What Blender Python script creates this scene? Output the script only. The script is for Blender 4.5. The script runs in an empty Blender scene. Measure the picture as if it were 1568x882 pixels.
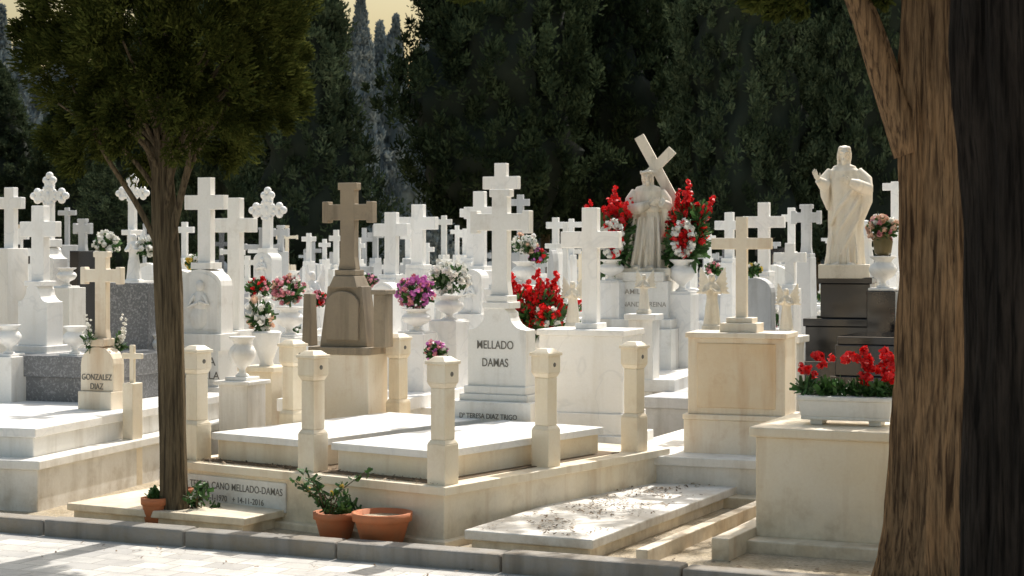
import bpy, bmesh, math, random
import numpy as np
from mathutils import Vector, Matrix, noise
R=random.Random(11); RN=np.random.default_rng(5)
F=2700.0; CX=784.0; HZ=385.0; CH=1.7
def X(px,D): return (px-CX)*D/F
def Z(py,D): return CH-(py-HZ)*D/F
sc=bpy.context.scene; COL=sc.collection

# ------------------------------------------------------------ materials
def newmat(name):
    m=bpy.data.materials.new(name); m.use_nodes=True
    return m,m.node_tree,m.node_tree.nodes['Principled BSDF']
def nd(nt,t,**kw):
    n=nt.nodes.new('ShaderNode'+t)
    for k,v in kw.items(): setattr(n,k,v)
    return n
def mix(nt,f,a,b,blend='MIX'):
    n=nt.nodes.new('ShaderNodeMix'); n.data_type='RGBA'; n.blend_type=blend
    for i,v in ((0,f),(6,a),(7,b)):
        if hasattr(v,'node'): nt.links.new(v,n.inputs[i])
        elif i==0: n.inputs[0].default_value=v
        else: n.inputs[i].default_value=(*v,1) if len(v)==3 else v
    return n.outputs[2]
def mapr(nt,v,a,b,c,d):
    n=nt.nodes.new('ShaderNodeMapRange'); nt.links.new(v,n.inputs[0])
    for i,x in enumerate((a,b,c,d)): n.inputs[i+1].default_value=x
    return n.outputs[0]
def mth(nt,op,a,b):
    n=nt.nodes.new('ShaderNodeMath'); n.operation=op
    for i,v in enumerate((a,b)):
        if hasattr(v,'node'): nt.links.new(v,n.inputs[i])
        else: n.inputs[i].default_value=v
    return n.outputs[0]
def objcoord(nt,scale=(1,1,1),rnd=True):
    tc=nd(nt,'TexCoord'); out=tc.outputs['Object']
    if rnd:
        oi=nd(nt,'ObjectInfo'); k=mth(nt,'MULTIPLY',oi.outputs['Random'],40.0)
        va=nt.nodes.new('ShaderNodeVectorMath'); va.operation='ADD'
        nt.links.new(out,va.inputs[0]); nt.links.new(k,va.inputs[1]); out=va.outputs[0]
    mp=nd(nt,'Mapping'); mp.inputs['Scale'].default_value=scale
    nt.links.new(out,mp.inputs['Vector']); return mp.outputs[0]
def noi(nt,vec,scale,detail=5,rough=.55,dist=0):
    n=nd(nt,'TexNoise'); n.inputs['Scale'].default_value=scale; n.inputs['Detail'].default_value=detail
    n.inputs['Roughness'].default_value=rough; n.inputs['Distortion'].default_value=dist
    nt.links.new(vec,n.inputs['Vector']); return n.outputs[0]
def bump(nt,b,h,st,dist=.01):
    n=nd(nt,'Bump'); n.inputs['Strength'].default_value=st; n.inputs['Distance'].default_value=dist
    nt.links.new(h,n.inputs['Height']); nt.links.new(n.outputs[0],b.inputs['Normal'])
def stone(name,c1,c2,stain,amt=.5,rough=.55,bmp=.25,vein=None,speck=None,dirt=(.3,.23,.14)):
    m,nt,b=newmat(name)
    v=objcoord(nt); vs=objcoord(nt,(7,7,.8))
    n1=noi(nt,v,1.8,4); c=mix(nt,mapr(nt,n1,.35,.68,0,1),c1,c2)
    n2=noi(nt,vs,1.0,4,.6); c=mix(nt,mapr(nt,n2,.5,.78,0,amt),c,stain)
    n4=noi(nt,v,5.0,5,.7); c=mix(nt,mapr(nt,n4,.55,.8,0,amt*.7),c,stain)
    if vein:
        n5=noi(nt,v,2.2,3,.5,1.2); a=mth(nt,'ABSOLUTE',mth(nt,'SUBTRACT',n5,.5),0)
        c=mix(nt,mapr(nt,a,0,.025,.3,0),c,vein)
    n3=noi(nt,v,55,3,.7)
    if speck: c=mix(nt,mapr(nt,n3,.5,.62,0,.8),c,speck)
    else: c=mix(nt,mapr(nt,n3,.3,.75,0,.12),c,stain)
    g=nd(nt,'NewGeometry'); sx=nd(nt,'SeparateXYZ'); nt.links.new(g.outputs['Position'],sx.inputs[0])
    d=mth(nt,'MULTIPLY',mapr(nt,sx.outputs[2],.02,.34,1,0),mapr(nt,n4,.38,.65,.1,1))
    c=mix(nt,mth(nt,'MULTIPLY',d,.55),c,dirt)
    nt.links.new(c,b.inputs['Base Color']); b.inputs['Roughness'].default_value=rough
    bump(nt,b,n3,bmp,.004); return m
M_white=stone('white_marble',(.90,.89,.87),(.86,.85,.825),(.54,.49,.40),.34,.42,vein=(.6,.61,.62))
M_white2=stone('aged_white_marble',(.87,.855,.82),(.79,.775,.73),(.42,.37,.29),.58,.5)
M_cream=stone('cream_marble',(.88,.80,.66),(.84,.73,.54),(.52,.35,.18),.52,.45)
M_beige=stone('beige_marble',(.80,.71,.56),(.84,.77,.66),(.52,.33,.17),.7,.5)
M_grey=stone('grey_marble',(.58,.59,.60),(.45,.46,.47),(.22,.21,.19),.6)
M_brown=stone('weathered_stone',(.36,.29,.20),(.26,.215,.16),(.09,.075,.055),.85,.8,.8)
M_black=stone('black_granite',(.012,.012,.014),(.016,.016,.018),(.03,.03,.03),.2,.08,.02)
M_dgran=stone('grey_granite',(.16,.165,.175),(.12,.125,.13),(.07,.07,.07),.4,.35,.1,speck=(.32,.32,.33))
M_statue=stone('statue_stone',(.82,.76,.65),(.72,.66,.54),(.27,.22,.15),.8,.7,.6)
M_statue2=stone('statue_marble',(.88,.81,.69),(.82,.73,.58),(.38,.30,.2),.7,.6,.5)
def flat(name,c,rough=.6,var=.2,scale=8,transl=0,isl=False):
    m,nt,b=newmat(name)
    if isl:
        g=nd(nt,'NewGeometry'); f=g.outputs['Random Per Island']
    else: f=noi(nt,objcoord(nt),scale,4)
    lo=tuple(x*(1-var) for x in c); hi=tuple(min(1,x*(1+var)) for x in c)
    cc=mix(nt,f,lo,hi); nt.links.new(cc,b.inputs['Base Color']); b.inputs['Roughness'].default_value=rough
    if transl:
        out=nt.nodes['Material Output']; t=nd(nt,'BsdfTranslucent'); nt.links.new(cc,t.inputs[0])
        ms=nd(nt,'MixShader'); ms.inputs[0].default_value=transl
        nt.links.new(b.outputs[0],ms.inputs[1]); nt.links.new(t.outputs[0],ms.inputs[2]); nt.links.new(ms.outputs[0],out.inputs[0])
    return m
def leafmat(name,ca,cb,transl=.25,nscale=1.2,dk=.45):
    m,nt,b=newmat(name); nt.nodes.remove(b); g=nd(nt,'NewGeometry')
    c=mix(nt,g.outputs['Random Per Island'],ca,cb)
    n=noi(nt,objcoord(nt),nscale,2); c=mix(nt,mapr(nt,n,.4,.6,0,.85),c,tuple(x*dk for x in ca))
    df=nd(nt,'BsdfDiffuse'); nt.links.new(c,df.inputs[0]); out=nt.nodes['Material Output']
    if not transl: nt.links.new(df.outputs[0],out.inputs[0]); return m
    t=nd(nt,'BsdfTranslucent'); nt.links.new(c,t.inputs[0])
    ms=nd(nt,'MixShader'); ms.inputs[0].default_value=transl
    nt.links.new(df.outputs[0],ms.inputs[1]); nt.links.new(t.outputs[0],ms.inputs[2]); nt.links.new(ms.outputs[0],out.inputs[0])
    return m
M_leaf=leafmat('olive_cypress_leaf',(.045,.060,.015),(.11,.12,.03),.28,5,.35)
M_leafr=leafmat('cypress_leaf',(.05,.07,.018),(.12,.13,.035),.3,3)
M_leafbg=leafmat('dark_cypress_leaf',(.034,.052,.028),(.09,.12,.06),.15,1.3)
M_leafbg2=leafmat('green_cypress_leaf',(.055,.082,.045),(.12,.15,.085),.15,1.3)
M_haze=leafmat('hazed_leaf',(.17,.22,.25),(.30,.35,.38),0,.6,.7)  # distance haze painted into the leaf colour as a paler blue-grey
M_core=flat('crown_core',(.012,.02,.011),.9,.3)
M_coreh=flat('hazed_crown_core',(.13,.17,.19),.9,.3)  # core paled and blued to carry the same painted haze
M_green=flat('leaf_green',(.05,.12,.03),.5,.5,transl=.2,isl=True)
M_red=flat('petal_red',(.72,.012,.014),.5,.35,transl=.25,isl=True)
M_wpet=flat('petal_white',(.85,.84,.79),.5,.1,transl=.2,isl=True)
M_pink=flat('petal_pink',(.76,.30,.36),.5,.3,transl=.2,isl=True)
M_purp=flat('petal_magenta',(.66,.20,.55),.5,.3,transl=.2,isl=True)
M_peach=flat('petal_peach',(.78,.52,.38),.5,.25,transl=.2,isl=True)
M_yel=flat('petal_yellow',(.75,.55,.1),.5,.25,transl=.2,isl=True)
M_dry=flat('dry_leaf',(.20,.14,.085),.8,.6,isl=True)
M_grime=flat('grime',(.14,.10,.06),.95,.5,14)
M_terra=stone('terracotta',(.62,.19,.07),(.54,.16,.06),(.28,.12,.06),.4,.75,.3)
M_letter=flat('engraved_lead',(.15,.14,.12),.6,.2)
M_letter2=flat('faded_lettering',(.36,.33,.29),.6,.2)
M_bronze=flat('bronze',(.12,.09,.03),.35,.4)
def bark(name,a,b_,dark):
    m,nt,b=newmat(name); v=objcoord(nt,(34,34,1.6)); v2=objcoord(nt,(3,3,1.2)); v3=objcoord(nt,(90,90,9))
    n=noi(nt,v,1.6,6,.6,.35); n2=noi(nt,v2,1,4); n3=noi(nt,v3,1,4,.6)
    c=mix(nt,mapr(nt,n2,.35,.65,0,1),a,b_); c=mix(nt,mapr(nt,n,.54,.36,0,.95),c,dark); c=mix(nt,mapr(nt,n3,.45,.65,0,.4),c,dark)
    nt.links.new(c,b.inputs['Base Color']); b.inputs['Roughness'].default_value=.9
    b.inputs['Specular IOR Level'].default_value=.1
    bump(nt,b,mth(nt,'ADD',n,mth(nt,'MULTIPLY',n3,.4)),1.0,.03); return m
M_bark=bark('cypress_bark',(.38,.23,.12),(.25,.165,.095),(.055,.034,.022))
M_bark2=bark('thin_bark',(.20,.15,.09),(.14,.11,.07),(.05,.038,.025))
M_bark3=bark('shaded_bark',(.05,.038,.03),(.024,.02,.017),(.006,.005,.004))  # crown shade on the nearest trunk is painted in as a darker bark colour

# ------------------------------------------------------------ geometry builder
class G:
    def __init__(s): s.bm=bmesh.new(); s.mats=[]
    def mi(s,m):
        if m not in s.mats: s.mats.append(m)
        return s.mats.index(m)
    def faces(s,vs,fs,m,smooth=False):
        k=s.mi(m); bv=[s.bm.verts.new(v) for v in vs]
        for f in fs:
            fc=s.bm.faces.new([bv[i] for i in f]); fc.material_index=k; fc.smooth=smooth
    def box(s,cx,cy,z0,z1,w,d,m,tp=1.0,tpd=None):
        if tpd is None: tpd=tp
        a,b=w/2,d/2; c,e=a*tp,b*tpd
        s.faces([(cx-a,cy-b,z0),(cx+a,cy-b,z0),(cx+a,cy+b,z0),(cx-a,cy+b,z0),(cx-c,cy-e,z1),(cx+c,cy-e,z1),(cx+c,cy+e,z1),(cx-c,cy+e,z1)],
          [(3,2,1,0),(4,5,6,7),(0,1,5,4),(1,2,6,5),(2,3,7,6),(3,0,4,7)],m)
    def bx(s,x0,x1,y0,y1,z0,z1,m): s.box((x0+x1)/2,(y0+y1)/2,z0,z1,x1-x0,y1-y0,m)
    def prism(s,pf,y0,y1,m):
        n=len(pf); vs=[(x,y0,z) for x,z in pf]+[(x,y1,z) for x,z in pf]
        s.faces(vs,[tuple(range(n)),tuple(range(2*n-1,n-1,-1))]+[((i+1)%n,i,i+n,(i+1)%n+n) for i in range(n)],m)
    def lathe(s,cx,cy,pf,m,seg=20):
        vs=[];fs=[];n=len(pf)
        for r,z in pf:
            for i in range(seg):
                a=2*math.pi*i/seg; vs.append((cx+r*math.cos(a),cy+r*math.sin(a),z))
        for j in range(n-1):
            for i in range(seg):
                i2=(i+1)%seg; fs.append((j*seg+i,j*seg+i2,(j+1)*seg+i2,(j+1)*seg+i))
        fs.append(tuple(range(seg-1,-1,-1))); fs.append(tuple(range((n-1)*seg,n*seg)))
        s.faces(vs,fs,m,True)
    def ball(s,c,r,m,seg=14,rot=None):
        if not hasattr(r,'__len__'): r=(r,r,r)
        vs=[];fs=[];rg=seg//2+1
        for j in range(1,rg):
            t=math.pi*j/rg
            for i in range(seg):
                a=2*math.pi*i/seg; vs.append(Vector((r[0]*math.sin(t)*math.cos(a),r[1]*math.sin(t)*math.sin(a),r[2]*math.cos(t))))
        vs.append(Vector((0,0,r[2]))); vs.append(Vector((0,0,-r[2])))
        if rot is not None: vs=[rot@v for v in vs]
        vs=[v+Vector(c) for v in vs]; nn=rg-1
        for j in range(nn-1):
            for i in range(seg):
                i2=(i+1)%seg; fs.append((j*seg+i,(j+1)*seg+i,(j+1)*seg+i2,j*seg+i2))
        T=len(vs)-2
        for i in range(seg):
            i2=(i+1)%seg; fs.append((T,i,i2)); fs.append((T+1,(nn-1)*seg+i2,(nn-1)*seg+i))
        s.faces(vs,fs,m,True)
    def tube(s,pts,rad,m,seg=10,fn=None,flat=1.0):
        pts=[Vector(p) for p in pts]; n=len(pts); vs=[];fs=[]
        up=None
        for j,p in enumerate(pts):
            t=(pts[min(j+1,n-1)]-pts[max(j-1,0)]).normalized()
            if up is None:
                up=Vector((0,1,0)) if abs(t.y)<.9 else Vector((1,0,0))
            a=(up-t*up.dot(t)).normalized(); up=a; b=t.cross(a)
            for i in range(seg):
                th=2*math.pi*i/seg; r=rad[j]*(fn(th,p) if fn else 1)
                vs.append(p+a*math.cos(th)*r*flat+b*math.sin(th)*r)
        for j in range(n-1):
            for i in range(seg):
                i2=(i+1)%seg; fs.append((j*seg+i,j*seg+i2,(j+1)*seg+i2,(j+1)*seg+i))
        fs.append(tuple(range(seg-1,-1,-1))); fs.append(tuple(range((n-1)*seg,n*seg)))
        s.faces(vs,fs,m,True)
    def cross(s,cx,cy,z0,zt,za,sp,t,d,m,style='plain'):
        a=t/2;b=sp/2
        if style in('plain','ornate'):
            h=[(a,z0),(a,za-a),(b,za-a),(b,za+a),(a,za+a),(a,zt)]
        else:
            e=a*1.35;q=t*.45
            h=[(a*1.25,z0),(a,z0+t*.8),(a,za-a),(b-q,za-a),(b-q,za-e),(b,za-e),(b,za+e),(b-q,za+e),(b-q,za+a),(a,za+a),(a,zt-q),(e,zt-q),(e,zt)]
        pf=[(cx+x,z) for x,z in h]+[(cx-x,z) for x,z in reversed(h)]
        s.prism(pf,cy-d/2,cy+d/2,m)
        if style=='ornate':
            for (px,pz) in ((b,za),(-b,za),(0,zt)):
                for (ox,oz) in ((0,a*.9),(0,-a*.9),((a if px>0 else -a) if px else 0,(a if not px else 0))):
                    if not px: ox,oz=(oz,0) if oz and ox==0 and abs(oz)==a*.9 else (0,a)
                    s.ball((cx+px+ox,cy,pz+oz),(a*.85,d*.62,a*.85),m,10)
            n=12
            for i in range(n):
                an=2*math.pi*i/n; s.ball((cx+math.cos(an)*t*.95,cy-d*.35,za+math.sin(an)*t*.95),(t*.24,d*.35,t*.24),m,8)
            s.ball((cx,cy-d*.5,za),(t*.3,d*.25,t*.5),m,8)
    def urn(s,cx,cy,z0,h,m,w=None,seg=20):
        w=w or h*.36
        s.box(cx,cy,z0,z0+h*.08,w*1.15,w*1.15,m)
        P=[(.5,.08),(.5,.12),(.26,.17),(.2,.24),(.34,.3),(.8,.42),(1,.56),(1,.66),(.82,.76),(.6,.82),(.66,.88),(.95,.96),(.98,1.0),(.8,.99)]
        s.lathe(cx,cy,[(r*w*.62,z0+z*h) for r,z in P],m,seg)
    def done(s,name,loc=(0,0,0),yaw=0,bev=.006,parent=None):
        me=bpy.data.meshes.new(name)
        bmesh.ops.recalc_face_normals(s.bm,faces=s.bm.faces)
        s.bm.to_mesh(me); s.bm.free()
        for m in s.mats: me.materials.append(m)
        o=bpy.data.objects.new(name,me); COL.objects.link(o); o.location=loc; o.rotation_euler=(0,0,-math.radians(yaw))
        if bev:
            b=o.modifiers.new('bevel','BEVEL'); b.width=bev; b.segments=2; b.limit_method='ANGLE'; b.angle_limit=math.radians(40)
        if parent: o.parent=parent
        return o
def txt(par,s,size,loc,m=None,wide=1.0,ext=.0015):
    c=bpy.data.curves.new('lettering','FONT'); c.body=s; c.size=size; c.align_x='CENTER'; c.align_y='CENTER'; c.extrude=ext; c.offset=size*.002
    o=bpy.data.objects.new('lettering',c); COL.objects.link(o); o.parent=par; o.location=loc; o.rotation_euler=(math.pi/2,0,0); o.scale=(wide,1,1)
    c.materials.append(m or M_letter); return o
def archpf(w,z0,z1,h,n=10):
    a=w/2; return [(-a,z0),(a,z0)]+[(a*math.cos(math.pi*i/n),z1-h+h*math.sin(math.pi*i/n)) for i in range(n+1)]
def shouldpf(w,z0,z1,h,tw):
    a=w/2;t=tw/2; p=[(a,z0),(a,z1-h)]
    for i in range(1,7):
        th=math.pi/2*i/6; p.append((a-(a-t)*math.sin(th), z1-h*.25-h*.75*math.cos(th)) )
    p+= [(t*.7,z1-h*.08),(t*.3,z1)]
    return p+[(-x,z) for x,z in reversed(p)]

def mono(name,px,D,m,cross=None,blocks=(),yaw=24,slab=None,extra=None,bev=.006):
    s=D/F; th=math.radians(yaw); c,sn=math.cos(th),math.sin(th)
    g=G()
    if cross:
        yt,ya,sp,t,yb,style=cross
        d=t*s*.62
        g.cross(0,0,Z(yb,D),Z(yt,D),Z(ya,D),sp*s/c,t*s/c*.86,d,m,style)
    for bl in blocks:
        kind,W,yt,yb,d=bl[:5]; mm=bl[5] if len(bl)>5 else m
        w=max((W*s-d*sn)/c,.05); z1=Z(yt,D); z0=Z(yb,D) if yb else 0.0
        if kind=='box': g.box(0,0,z0,z1,w,d,mm)
        elif kind=='taper': g.box(0,0,z0,z1,w,d,mm,.72,.8)
        elif kind=='flare': g.box(0,0,z0,z1,w*.8,d*.8,mm,1.25)
        elif kind=='arch': g.prism(archpf(w,z0,z1,min(w*.45,(z1-z0)*.5)),-d/2,d/2,mm)
        elif kind=='should': g.prism(shouldpf(w,z0,z1,(z1-z0)*.28,w*.42),-d/2,d/2,mm)
        elif kind=='relief':
            g.prism(archpf(w,z0,z1,w*.35),-d/2,d/2,mm); h=z1-z0
            g.prism([(x*.86,z0+h*.06+(z-z0)*.88) for x,z in archpf(w,z0,z1,w*.35)],-d/2-.008,-d/2+.004,mm)
            g.ball((w*.02,-d/2-.02,z0+h*.74),(w*.1,.03,h*.085),mm,12)
            g.ball((0,-d/2,z0+h*.5),(w*.16,.04,h*.2),mm,12); g.ball((-w*.03,-d/2,z0+h*.25),(w*.22,.045,h*.2),mm,12)
            g.tube([(w*.1,-d/2-.02,z0+h*.6),(w*.22,-d/2-.03,z0+h*.46),(w*.02,-d/2-.04,z0+h*.5)],[.022,.02,.014],mm,8)
            g.tube([(-w*.12,-d/2-.02,z0+h*.6),(-w*.24,-d/2-.03,z0+h*.42),(0,-d/2-.04,z0+h*.48)],[.022,.02,.014],mm,8)
    if slab:
        w,l,h=slab[:3]; sm=slab[3] if len(slab)>3 else m
        g.bx(-w/2,w/2,-l-.16,-.16+.06,0,h*.82,sm); g.bx(-w/2-.03,w/2+.03,-l-.19,-.16+.03,h*.82,h,sm)
    if extra: extra(g,s)
    o=g.done(name,(X(px,D),D,0),yaw,bev); return o

# ------------------------------------------------------------ clouds of small faces
def qmesh(name,P,A,B,mats,idx=None,loc=(0,0,0),link=True):
    n=len(P); V=np.empty((n,4,3),np.float32)
    V[:,0]=P-A-B; V[:,1]=P+A-B*.7; V[:,2]=P+A*1.0+B*.7; V[:,3]=P-A+B
    me=bpy.data.meshes.new(name); me.vertices.add(n*4); me.vertices.foreach_set('co',V.ravel())
    me.loops.add(n*4); me.loops.foreach_set('vertex_index',np.arange(n*4,dtype=np.int32))
    me.polygons.add(n); me.polygons.foreach_set('loop_start',np.arange(0,n*4,4,dtype=np.int32)); me.polygons.foreach_set('loop_total',np.full(n,4,np.int32))
    for m in mats: me.materials.append(m)
    if idx is not None: me.polygons.foreach_set('material_index',idx.astype(np.int32))
    me.update(); me.validate()
    if not link: return me
    o=bpy.data.objects.new(name,me); COL.objects.link(o); o.location=loc; return o
def unit(a): return a/np.maximum(np.linalg.norm(a,axis=1,keepdims=True),1e-6)
def clumpleaves(C,RR,n,ln,wd,up=.8,center=None,shell=.45):
    M=len(C); c=np.repeat(C,n,0); r=np.repeat(RR,n,0)
    d=unit(RN.normal(size=(M*n,3))); rad=RN.random((M*n,1))**shell
    P=c+d*rad*r
    out=d.copy()
    if center is not None: out=out*.5+unit(P-center)
    ax=unit(out+np.array([0,0,up])+RN.normal(size=P.shape)*.35)
    t=unit(np.cross(ax,RN.normal(size=P.shape)))
    sc_=(.6+.8*RN.random((M*n,1)))
    return P,ax*ln*.5*sc_,t*wd*.5*sc_
def blossoms(C,r,np_=14):
    M=len(C); n=np_; c=np.repeat(C,n,0); rr=np.repeat(r,n,0)[:,None]
    d=unit(RN.normal(size=(M*n,3))); P=c+d*rr*(.25+.55*RN.random((M*n,1)))
    t=unit(np.cross(d,RN.normal(size=P.shape))); b=unit(np.cross(d,t)*.8+d*.5*RN.normal(size=(M*n,1)))
    return P,t*rr*.42,b*rr*.42
def flowers(name,parts,greens,loc=(0,0,0)):
    Ps=[];As=[];Bs=[];I=[];mats=[]
    for C,r,m in parts:
        if len(C)==0: continue
        if m not in mats: mats.append(m)
        P,A,B=blossoms(np.array(C,float),np.array(r,float)); Ps.append(P);As.append(A);Bs.append(B);I.append(np.full(len(P),mats.index(m)))
    if greens:
        mats.append(M_green); C,RR,n,ln,wd=greens
        P,A,B=clumpleaves(np.array(C,float),np.array(RR,float),n,ln,wd,.3); Ps.append(P);As.append(A);Bs.append(B);I.append(np.full(len(P),len(mats)-1))
    return qmesh(name,np.vstack(Ps),np.vstack(As),np.vstack(Bs),mats,np.concatenate(I),loc)
def bouquet(px,D,py,rpx,cols,n=34,br=.026,ry=.85,name='flower_bouquet'):
    r=rpx*D/F; parts={}
    for i in range(n):
        v=Vector((R.gauss(0,1),R.gauss(0,1),R.gauss(.25,1))).normalized()*r*R.uniform(.72,1.05)
        m=R.choice(cols); parts.setdefault(m.name,([],[],m)); parts[m.name][0].append((v.x,v.y,v.z*ry)); parts[m.name][1].append(br*R.uniform(.75,1.3))
    return flowers(name,[(a,b,m) for a,b,m in parts.values()],([(0,0,-r*.1)],[(r*.95,r*.95,r*.8*ry)],210,.06,.024),(X(px,D),D,Z(py,D)))

# ------------------------------------------------------------ ground, pavement, kerb
def kl(x): return 9.46-.444*x
def sheet(name,pts,z,m):
    g=G(); g.faces([(x,y,z) for x,y in pts],[tuple(range(len(pts)))],m); return g.done(name,bev=0)
m,nt,b=newmat('dry_soil'); v=objcoord(nt,rnd=False)
n=noi(nt,v,3,6,.65); c=mix(nt,mapr(nt,n,.35,.65,0,1),(.40,.33,.22),(.58,.50,.38)); n2=noi(nt,v,40,5,.7); c=mix(nt,mapr(nt,n2,.45,.65,0,.55),c,(.2,.15,.1))
nt.links.new(c,b.inputs['Base Color']); b.inputs['Roughness'].default_value=.95; bump(nt,b,n2,.8,.02); M_soil=m
m,nt,b=newmat('stone_paving'); v=objcoord(nt,rnd=False)
mp=nd(nt,'Mapping'); mp.inputs['Rotation'].default_value=(0,0,math.radians(24)); nt.links.new(v,mp.inputs[0])
br=nd(nt,'TexBrick'); nt.links.new(mp.outputs[0],br.inputs['Vector']); br.inputs['Scale'].default_value=1; br.inputs['Brick Width'].default_value=.24; br.inputs['Row Height'].default_value=.16
br.inputs['Mortar Size'].default_value=.004; br.inputs['Color1'].default_value=(.68,.65,.59,1); br.inputs['Color2'].default_value=(.40,.385,.365,1); br.inputs['Mortar'].default_value=(.28,.26,.23,1)
n=noi(nt,v,5,7,.7); c=mix(nt,mapr(nt,n,.42,.7,0,.65),br.outputs[0],(.30,.29,.28)); n2=noi(nt,v,90,3,.7); c=mix(nt,mapr(nt,n2,.5,.75,0,.35),c,(.22,.2,.18))
nt.links.new(c,b.inputs['Base Color']); b.inputs['Roughness'].default_value=.8; bump(nt,b,n,.3,.01); M_pave=m
sheet('ground',[(-2500,-600),(2500,-600),(2500,4000),(-2500,4000)],-.03,M_soil)
sheet('pavement',[(-40,kl(-40)-.05),(-40,-30),(40,-30),(40,kl(40)-.05)],.0,M_pave)
sheet('cemetery_soil',[(-60,kl(-60)),(60,kl(60)),(60,60),(-60,60)],.03,M_soil)
M_kerb=stone('kerb_stone',(.24,.23,.21),(.32,.305,.285),(.09,.08,.07),.75,.85,.7)
g=G(); L=1.0; ang=math.degrees(math.atan(.444))
for i in range(-20,20):
    g.bx(i*L+.005,(i+1)*L-.005,-.15+R.uniform(-.004,.004),R.uniform(-.003,.003),-.02,.10+R.uniform(-.006,.006),M_kerb)
g.done('kerb',(0,kl(0),0),ang,.014)

# ------------------------------------------------------------ double tomb
g=G(); m=M_cream
g.bx(-2.15,0,0,2.4,0,.32,m); g.bx(-2.18,.03,-.03,2.43,.32,.37,m)
g.bx(-2.145,-.005,.005,2.3,.312,.322,M_grime)
g.bx(-2.24,.06,-.07,2.3,0,.07,m)
g.bx(-2.06,-.10,.06,2.0,.36,.3745,M_grime)
g.bx(-2.06,-1.21,-.012,.05,.115,.295,M_white2)
for x0,x1 in ((-2.0,-1.16),(-.98,-.16)):
    g.bx(x0+.03,x1-.03,.17,1.88,.36,.50,m); g.bx(x0,x1,.14,1.9,.50,.545,M_white)
POSTS=[(-.08,.09),(-1.08,.09),(-.08,1.12),(-.08,2.15),(-2.08,.98),(-2.08,2.1),(-2.08,.09)]
for x,y in POSTS:
    g.box(x,y,.365,.60,.13,.13,m); g.box(x,y,.60,.625,.13,.13,m,.78)
    g.box(x,y,.625,.92,.1,.1,m); g.box(x,y,.92,.95,.1,.1,m,1.3)
    g.box(x,y,.95,1.055,.132,.132,m); g.box(x,y,1.055,1.075,.15,.15,m); g.box(x,y,1.075,1.10,.132,.132,m,.55)
    g.tube([(x+.069,y,1.0),(x+.06,y,1.0)],[.015,.015],M_letter,12)
mel=g.done('double_marble_tomb',(-.384,9.97,0),36,.007)
txt(mel,'TERESA CANO MELLADO-DAMAS',.062,(-1.635,-.0125,.235),wide=.86)
txt(mel,'+ 4-1-1970   + 14-11-2016',.052,(-1.66,-.0125,.16),wide=.95)
D=12.35
o=mono('family_headstone',768,D,M_white2,(290,340,90,27,452,'flare'),
  [('box',48,452,462,.16),('box',58,462,472,.18),('should',104,470,592,.16),('box',116,590,602,.22),('box',130,602,612,.27),('box',168,612,700,.42),('box',180,655,None,.5)],yaw=26)
txt(o,'MELLADO',.082,(-.01,-.083,Z(528,D)),wide=.78); txt(o,'DAMAS',.082,(-.01,-.083,Z(555,D)),wide=.76)
txt(o,'Dª TERESA DIAZ TRIGO',.05,(0,-.2125,Z(634,D)),wide=.85)

g=G(); m=M_white2
g.bx(-1.5,0,0,3.6,0,.30,m); g.bx(-1.53,.03,-.03,3.63,.30,.36,m); g.bx(-1.32,-.12,.15,3.1,.355,.49,m); g.bx(-1.35,-.09,.12,3.13,.49,.55,M_white)
lt=g.done('marble_tomb',(-3.04,11.3,0),16,.008)
g=G(); g.bx(0,1.3,0,1.1,0,.09,M_cream); g.bx(-.03,1.33,-.03,1.13,.09,.135,M_cream); g.done('low_marble_slab',(-2.73,10.98,0),28)
g=G(); g.bx(-.72,0,0,2.45,0,.095,M_cream); g.bx(-.75,.03,-.03,2.48,.095,.15,M_white2); g.done('grave_slab',(.42,9.52,0),26,.008)
g=G(); g.bx(0,.07,0,2.2,0,.11,M_beige); g.bx(.32,.42,.3,2.3,0,.15,M_beige); g.bx(0,.5,2.3,2.4,0,.13,M_beige); g.done('plot_border',(.66,9.42,0),26)
g=G(); m=M_cream
g.bx(-.2,1.75,-.16,1.5,0,.10,m); g.bx(0,1.6,0,.85,.095,.66,m); g.bx(-.03,1.63,-.03,.88,.66,.715,m)
g.bx(.1,1.6,.85,2.4,.095,.52,m)
rt=g.done('block_tomb',(1.37,9.92,0),24,.009)
g=G(); m=M_white2
w=.50
g.bx(0,w,0,.2,.03,.05,m); g.bx(.05,.12,.02,.18,0,.035,m); g.bx(w-.12,w-.05,.02,.18,0,.035,m)
g.box(w/2,.1,.048,.14,w,.2,m,1.06,1.08); g.bx(-.02,w+.02,-.02,.22,.14,.165,m)
pl=g.done('stone_planter',(1.64,10.02,.716),20,.006)
cs=[];rs=[]
for q in range(10):
    ax,ay,az=R.uniform(-.02,w+.03),R.uniform(.02,.18),R.uniform(.26,.40)
    for i in range(8):
        cs.append((ax+R.gauss(0,.026),ay+R.gauss(0,.024),az+R.gauss(0,.022))); rs.append(R.uniform(.022,.034))
f=flowers('red_carnations',[(cs,rs,M_red)],([(x,.1,.2) for x in (.02,.12,.22,.32,.42,.5)],[(.08,.10,.05)]*6,100,.06,.018),(1.64,10.02,.716))
f.rotation_euler=(0,0,-math.radians(20))
mono('pedestal_cross',905,13,M_white,(318,367,87,27,500,'plain'),[('box',50,494,503,.22),('box',168,503,512,.50),('box',160,512,628,.46),('box',172,628,660,.52),('box',196,660,None,.6)],yaw=22)
g=G(); g.bx(-.45,.5,0,1.9,0,.24,M_white2); g.bx(-.48,.53,-.03,1.93,.24,.3,M_white2); g.done('low_tomb',(1.02,12.0,0),24)
def ex2(g,s):
    g.bx(-.27,.27,-.19,-.17,Z(622,12.1),Z(524,12.1),M_stain)
M_stain=stone('ochre_marble_panel',(.80,.70,.54),(.74,.55,.34),(.57,.33,.15),.7)
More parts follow.
